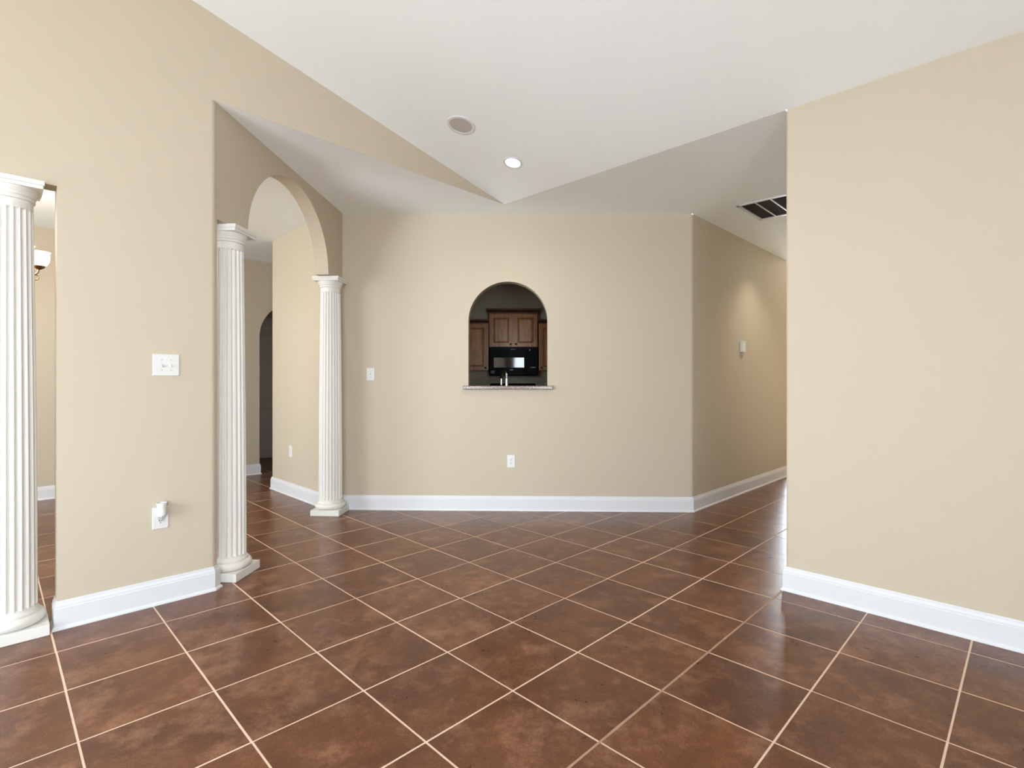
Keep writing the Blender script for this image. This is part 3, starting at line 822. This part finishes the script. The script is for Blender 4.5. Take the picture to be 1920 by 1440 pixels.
# microwave
t = thing('microwave', 'black over-the-range microwave under the short maple cabinet', 'microwave', (0, 0, 0))
mz0, mz1 = kz(704.3), zc0 - .001
x0, x1 = kx(917.4), kx(1008.4)
mk('body', boxb(x0, x1, CF - .035, KB + .001, mz0, mz1, .010, 3), BLACK, t)
xs = kx(986)
bm = bmesh.new()
wx0, wx1, wz0, wz1 = kx(926.0), kx(982.6), kz(689.2), kz(670.8)
mk('vent_grille', boxb(x0 + .012, x1 - .012, CF - .042, CF - .03, mz1 - .062, mz1 - .004, .003), BLACK, t)
dz0, dz1 = mz0 + .012, mz1 - .066
for q in ((x0 + .01, wx0, dz0, dz1), (wx1, xs, dz0, dz1), (wx0, wx1, dz0, wz0), (wx0, wx1, wz1, dz1)):
    box(bm, q[0], q[1], CF - .052, CF - .03, q[2], q[3])
d = mk('door', bm, BLACKGLASS, t)
win = new_mat('dark_tinted_glass', (14, 11, 9), .04, spec=0.6)
mk('door_window', boxb(wx0 - .001, wx1 + .001, CF - .049, CF - .034, wz0 - .001, wz1 + .001), win, d)
mk('control_panel', boxb(xs + .003, x1 - .006, CF - .052, CF - .03, dz0, dz1, .003), BLACKGLASS, t)
mk('display', boxb(kx(994.5), kx(1004), CF - .0528, CF - .051, kz(689.6), kz(688.4)), PRINT, t)
mk('clock_mark', boxb(kx(992.8), kx(993.8), CF - .043, CF - .041, kz(658.6), kz(655)), PRINT, t)
# small script-like maker's mark on the vent, tiny badge on the door, two-line sticker
bm = bmesh.new(); mx0, mzc = kx(957.6), kz(655.3)
path = [(0, -.006), (.008, .013), (.012, -.010), (.022, .014), (.026, -.012), (.034, .004), (.042, -.008), (.050, .006), (.058, -.006), (.066, .006), (.076, .008)]
tube(bm, [(mx0 + x, CF - .043, mzc + z) for x, z in path], .0026, 6)
mk('logo', bm, PRINT, t)
mk('badge', boxb(kx(955.8), kx(962.4), CF - .0535, CF - .051, kz(694.4), kz(692.9), .002), PRINT, t)
bm = bmesh.new(); box(bm, kx(920.8), kx(928), CF - .0535, CF - .051, kz(697.4), kz(695.2)); box(bm, kx(920.4), kx(928.3), CF - .0535, CF - .051, kz(699.9), kz(698.2))
mk('sticker', bm, new_mat('grey_sticker', (120, 120, 120), .5), t)

# range below (only the top of its back panel shows over the ledge)
t = thing('range', 'black kitchen range with raised back panel below the microwave', 'range', (0, 0, 0))
ry = KB - .07; rx0, rx1 = kx(919, ry), kx(1004.5, ry)
mk('body', boxb(rx0, rx1, KB - .64, KB - .003, .02, .905, .006), BLACK, t)
mk('back_panel', boxb(rx0, rx1, ry, KB - .003, .9, kz(719, ry), .02, 3), BLACK, t)
mk('cooktop', boxb(rx0 - .002, rx1 + .002, KB - .66, ry + .01, .9, .918, .004), BLACKGLASS, t)
for bx in (.2, .56):
    for by in (.2, .46): mk('burner', lathe(bmesh.new(), [(.09, .917), (.09, .921), (.08, .922), (0, .922)], 28, (rx0 + bx, KB - .64 + by, 0)), BURNER, t)
dd = mk('oven_door', boxb(rx0 + .01, rx1 - .01, KB - .665, KB - .635, .22, .80, .006), BLACKGLASS, t)
mk('handle', tube(bmesh.new(), [(rx0 + .08, KB - .70, .75), (rx1 - .08, KB - .70, .75)], .011, 12), BLACK, dd)
for k in range(4): mk('control_knob', lathe(bmesh.new(), [(.02, ry + .002), (.018, ry - .02), (0, ry - .022)], 18, (rx0 + .12 + .17 * k, 0, 1.10), 'Y'), BLACK, t)

# sink counter below the ledge and the faucet
t = thing('sink_counter', 'granite topped sink counter behind the pass-through wall', 'counter', (0, 0, 0))
mk('cabinet_body', boxb(-1.2, 1.3, 5.53, 6.08, .02, .88, .002, 1), MAPLE, t)
mk('worktop', boxb(-1.2, 1.3, 5.525, 6.12, .878, .914, .004), GRANITE, t)
mk('sink', boxb(-.36, .32, 5.68, 6.02, .905, .917, .004), CHROME, t)
fy = 5.62
fx = (950.2 - CX) / F * fy
t = thing('faucet', 'tall chrome gooseneck kitchen faucet rising above the granite ledge', 'faucet', (fx, fy, .9142), math.radians(0))
ztop = H + (HOR - 694.3) / F * fy - .914
r = .085; dirx, diry = -.36, .93
path = [(0, 0, .02), (0, 0, .15), (0, 0, ztop - r - .012)]
path += [((r - r * math.cos(a)) * dirx, (r - r * math.cos(a)) * diry, ztop - r - .012 + r * math.sin(a)) for a in [math.pi * k / 16 for k in range(1, 17)]]
path += [(2 * r * dirx, 2 * r * diry, ztop - r - .13)]
mk('spout', tube(bmesh.new(), path, .0155, 16), CHROME, t, smooth=True)
mk('base', lathe(bmesh.new(), [(0, 0), (.032, 0), (.032, .012), (.024, .02), (.022, .10), (.016, .115), (0, .115)], 28), CHROME, t, smooth=True)
mk('spray_head', lathe(bmesh.new(), [(0, ztop - r - .24), (.017, ztop - r - .24), (.019, ztop - r - .2), (.015, ztop - r - .12), (0, ztop - r - .12)], 24, (2 * r * dirx, 2 * r * diry, 0)), CHROME, t, smooth=True)
mk('lever', tube(bmesh.new(), [(.02, 0, .07), (.06, 0, .085), (.10, -.01, .11)], [.009, .008, .006], 10), CHROME, t, smooth=True)
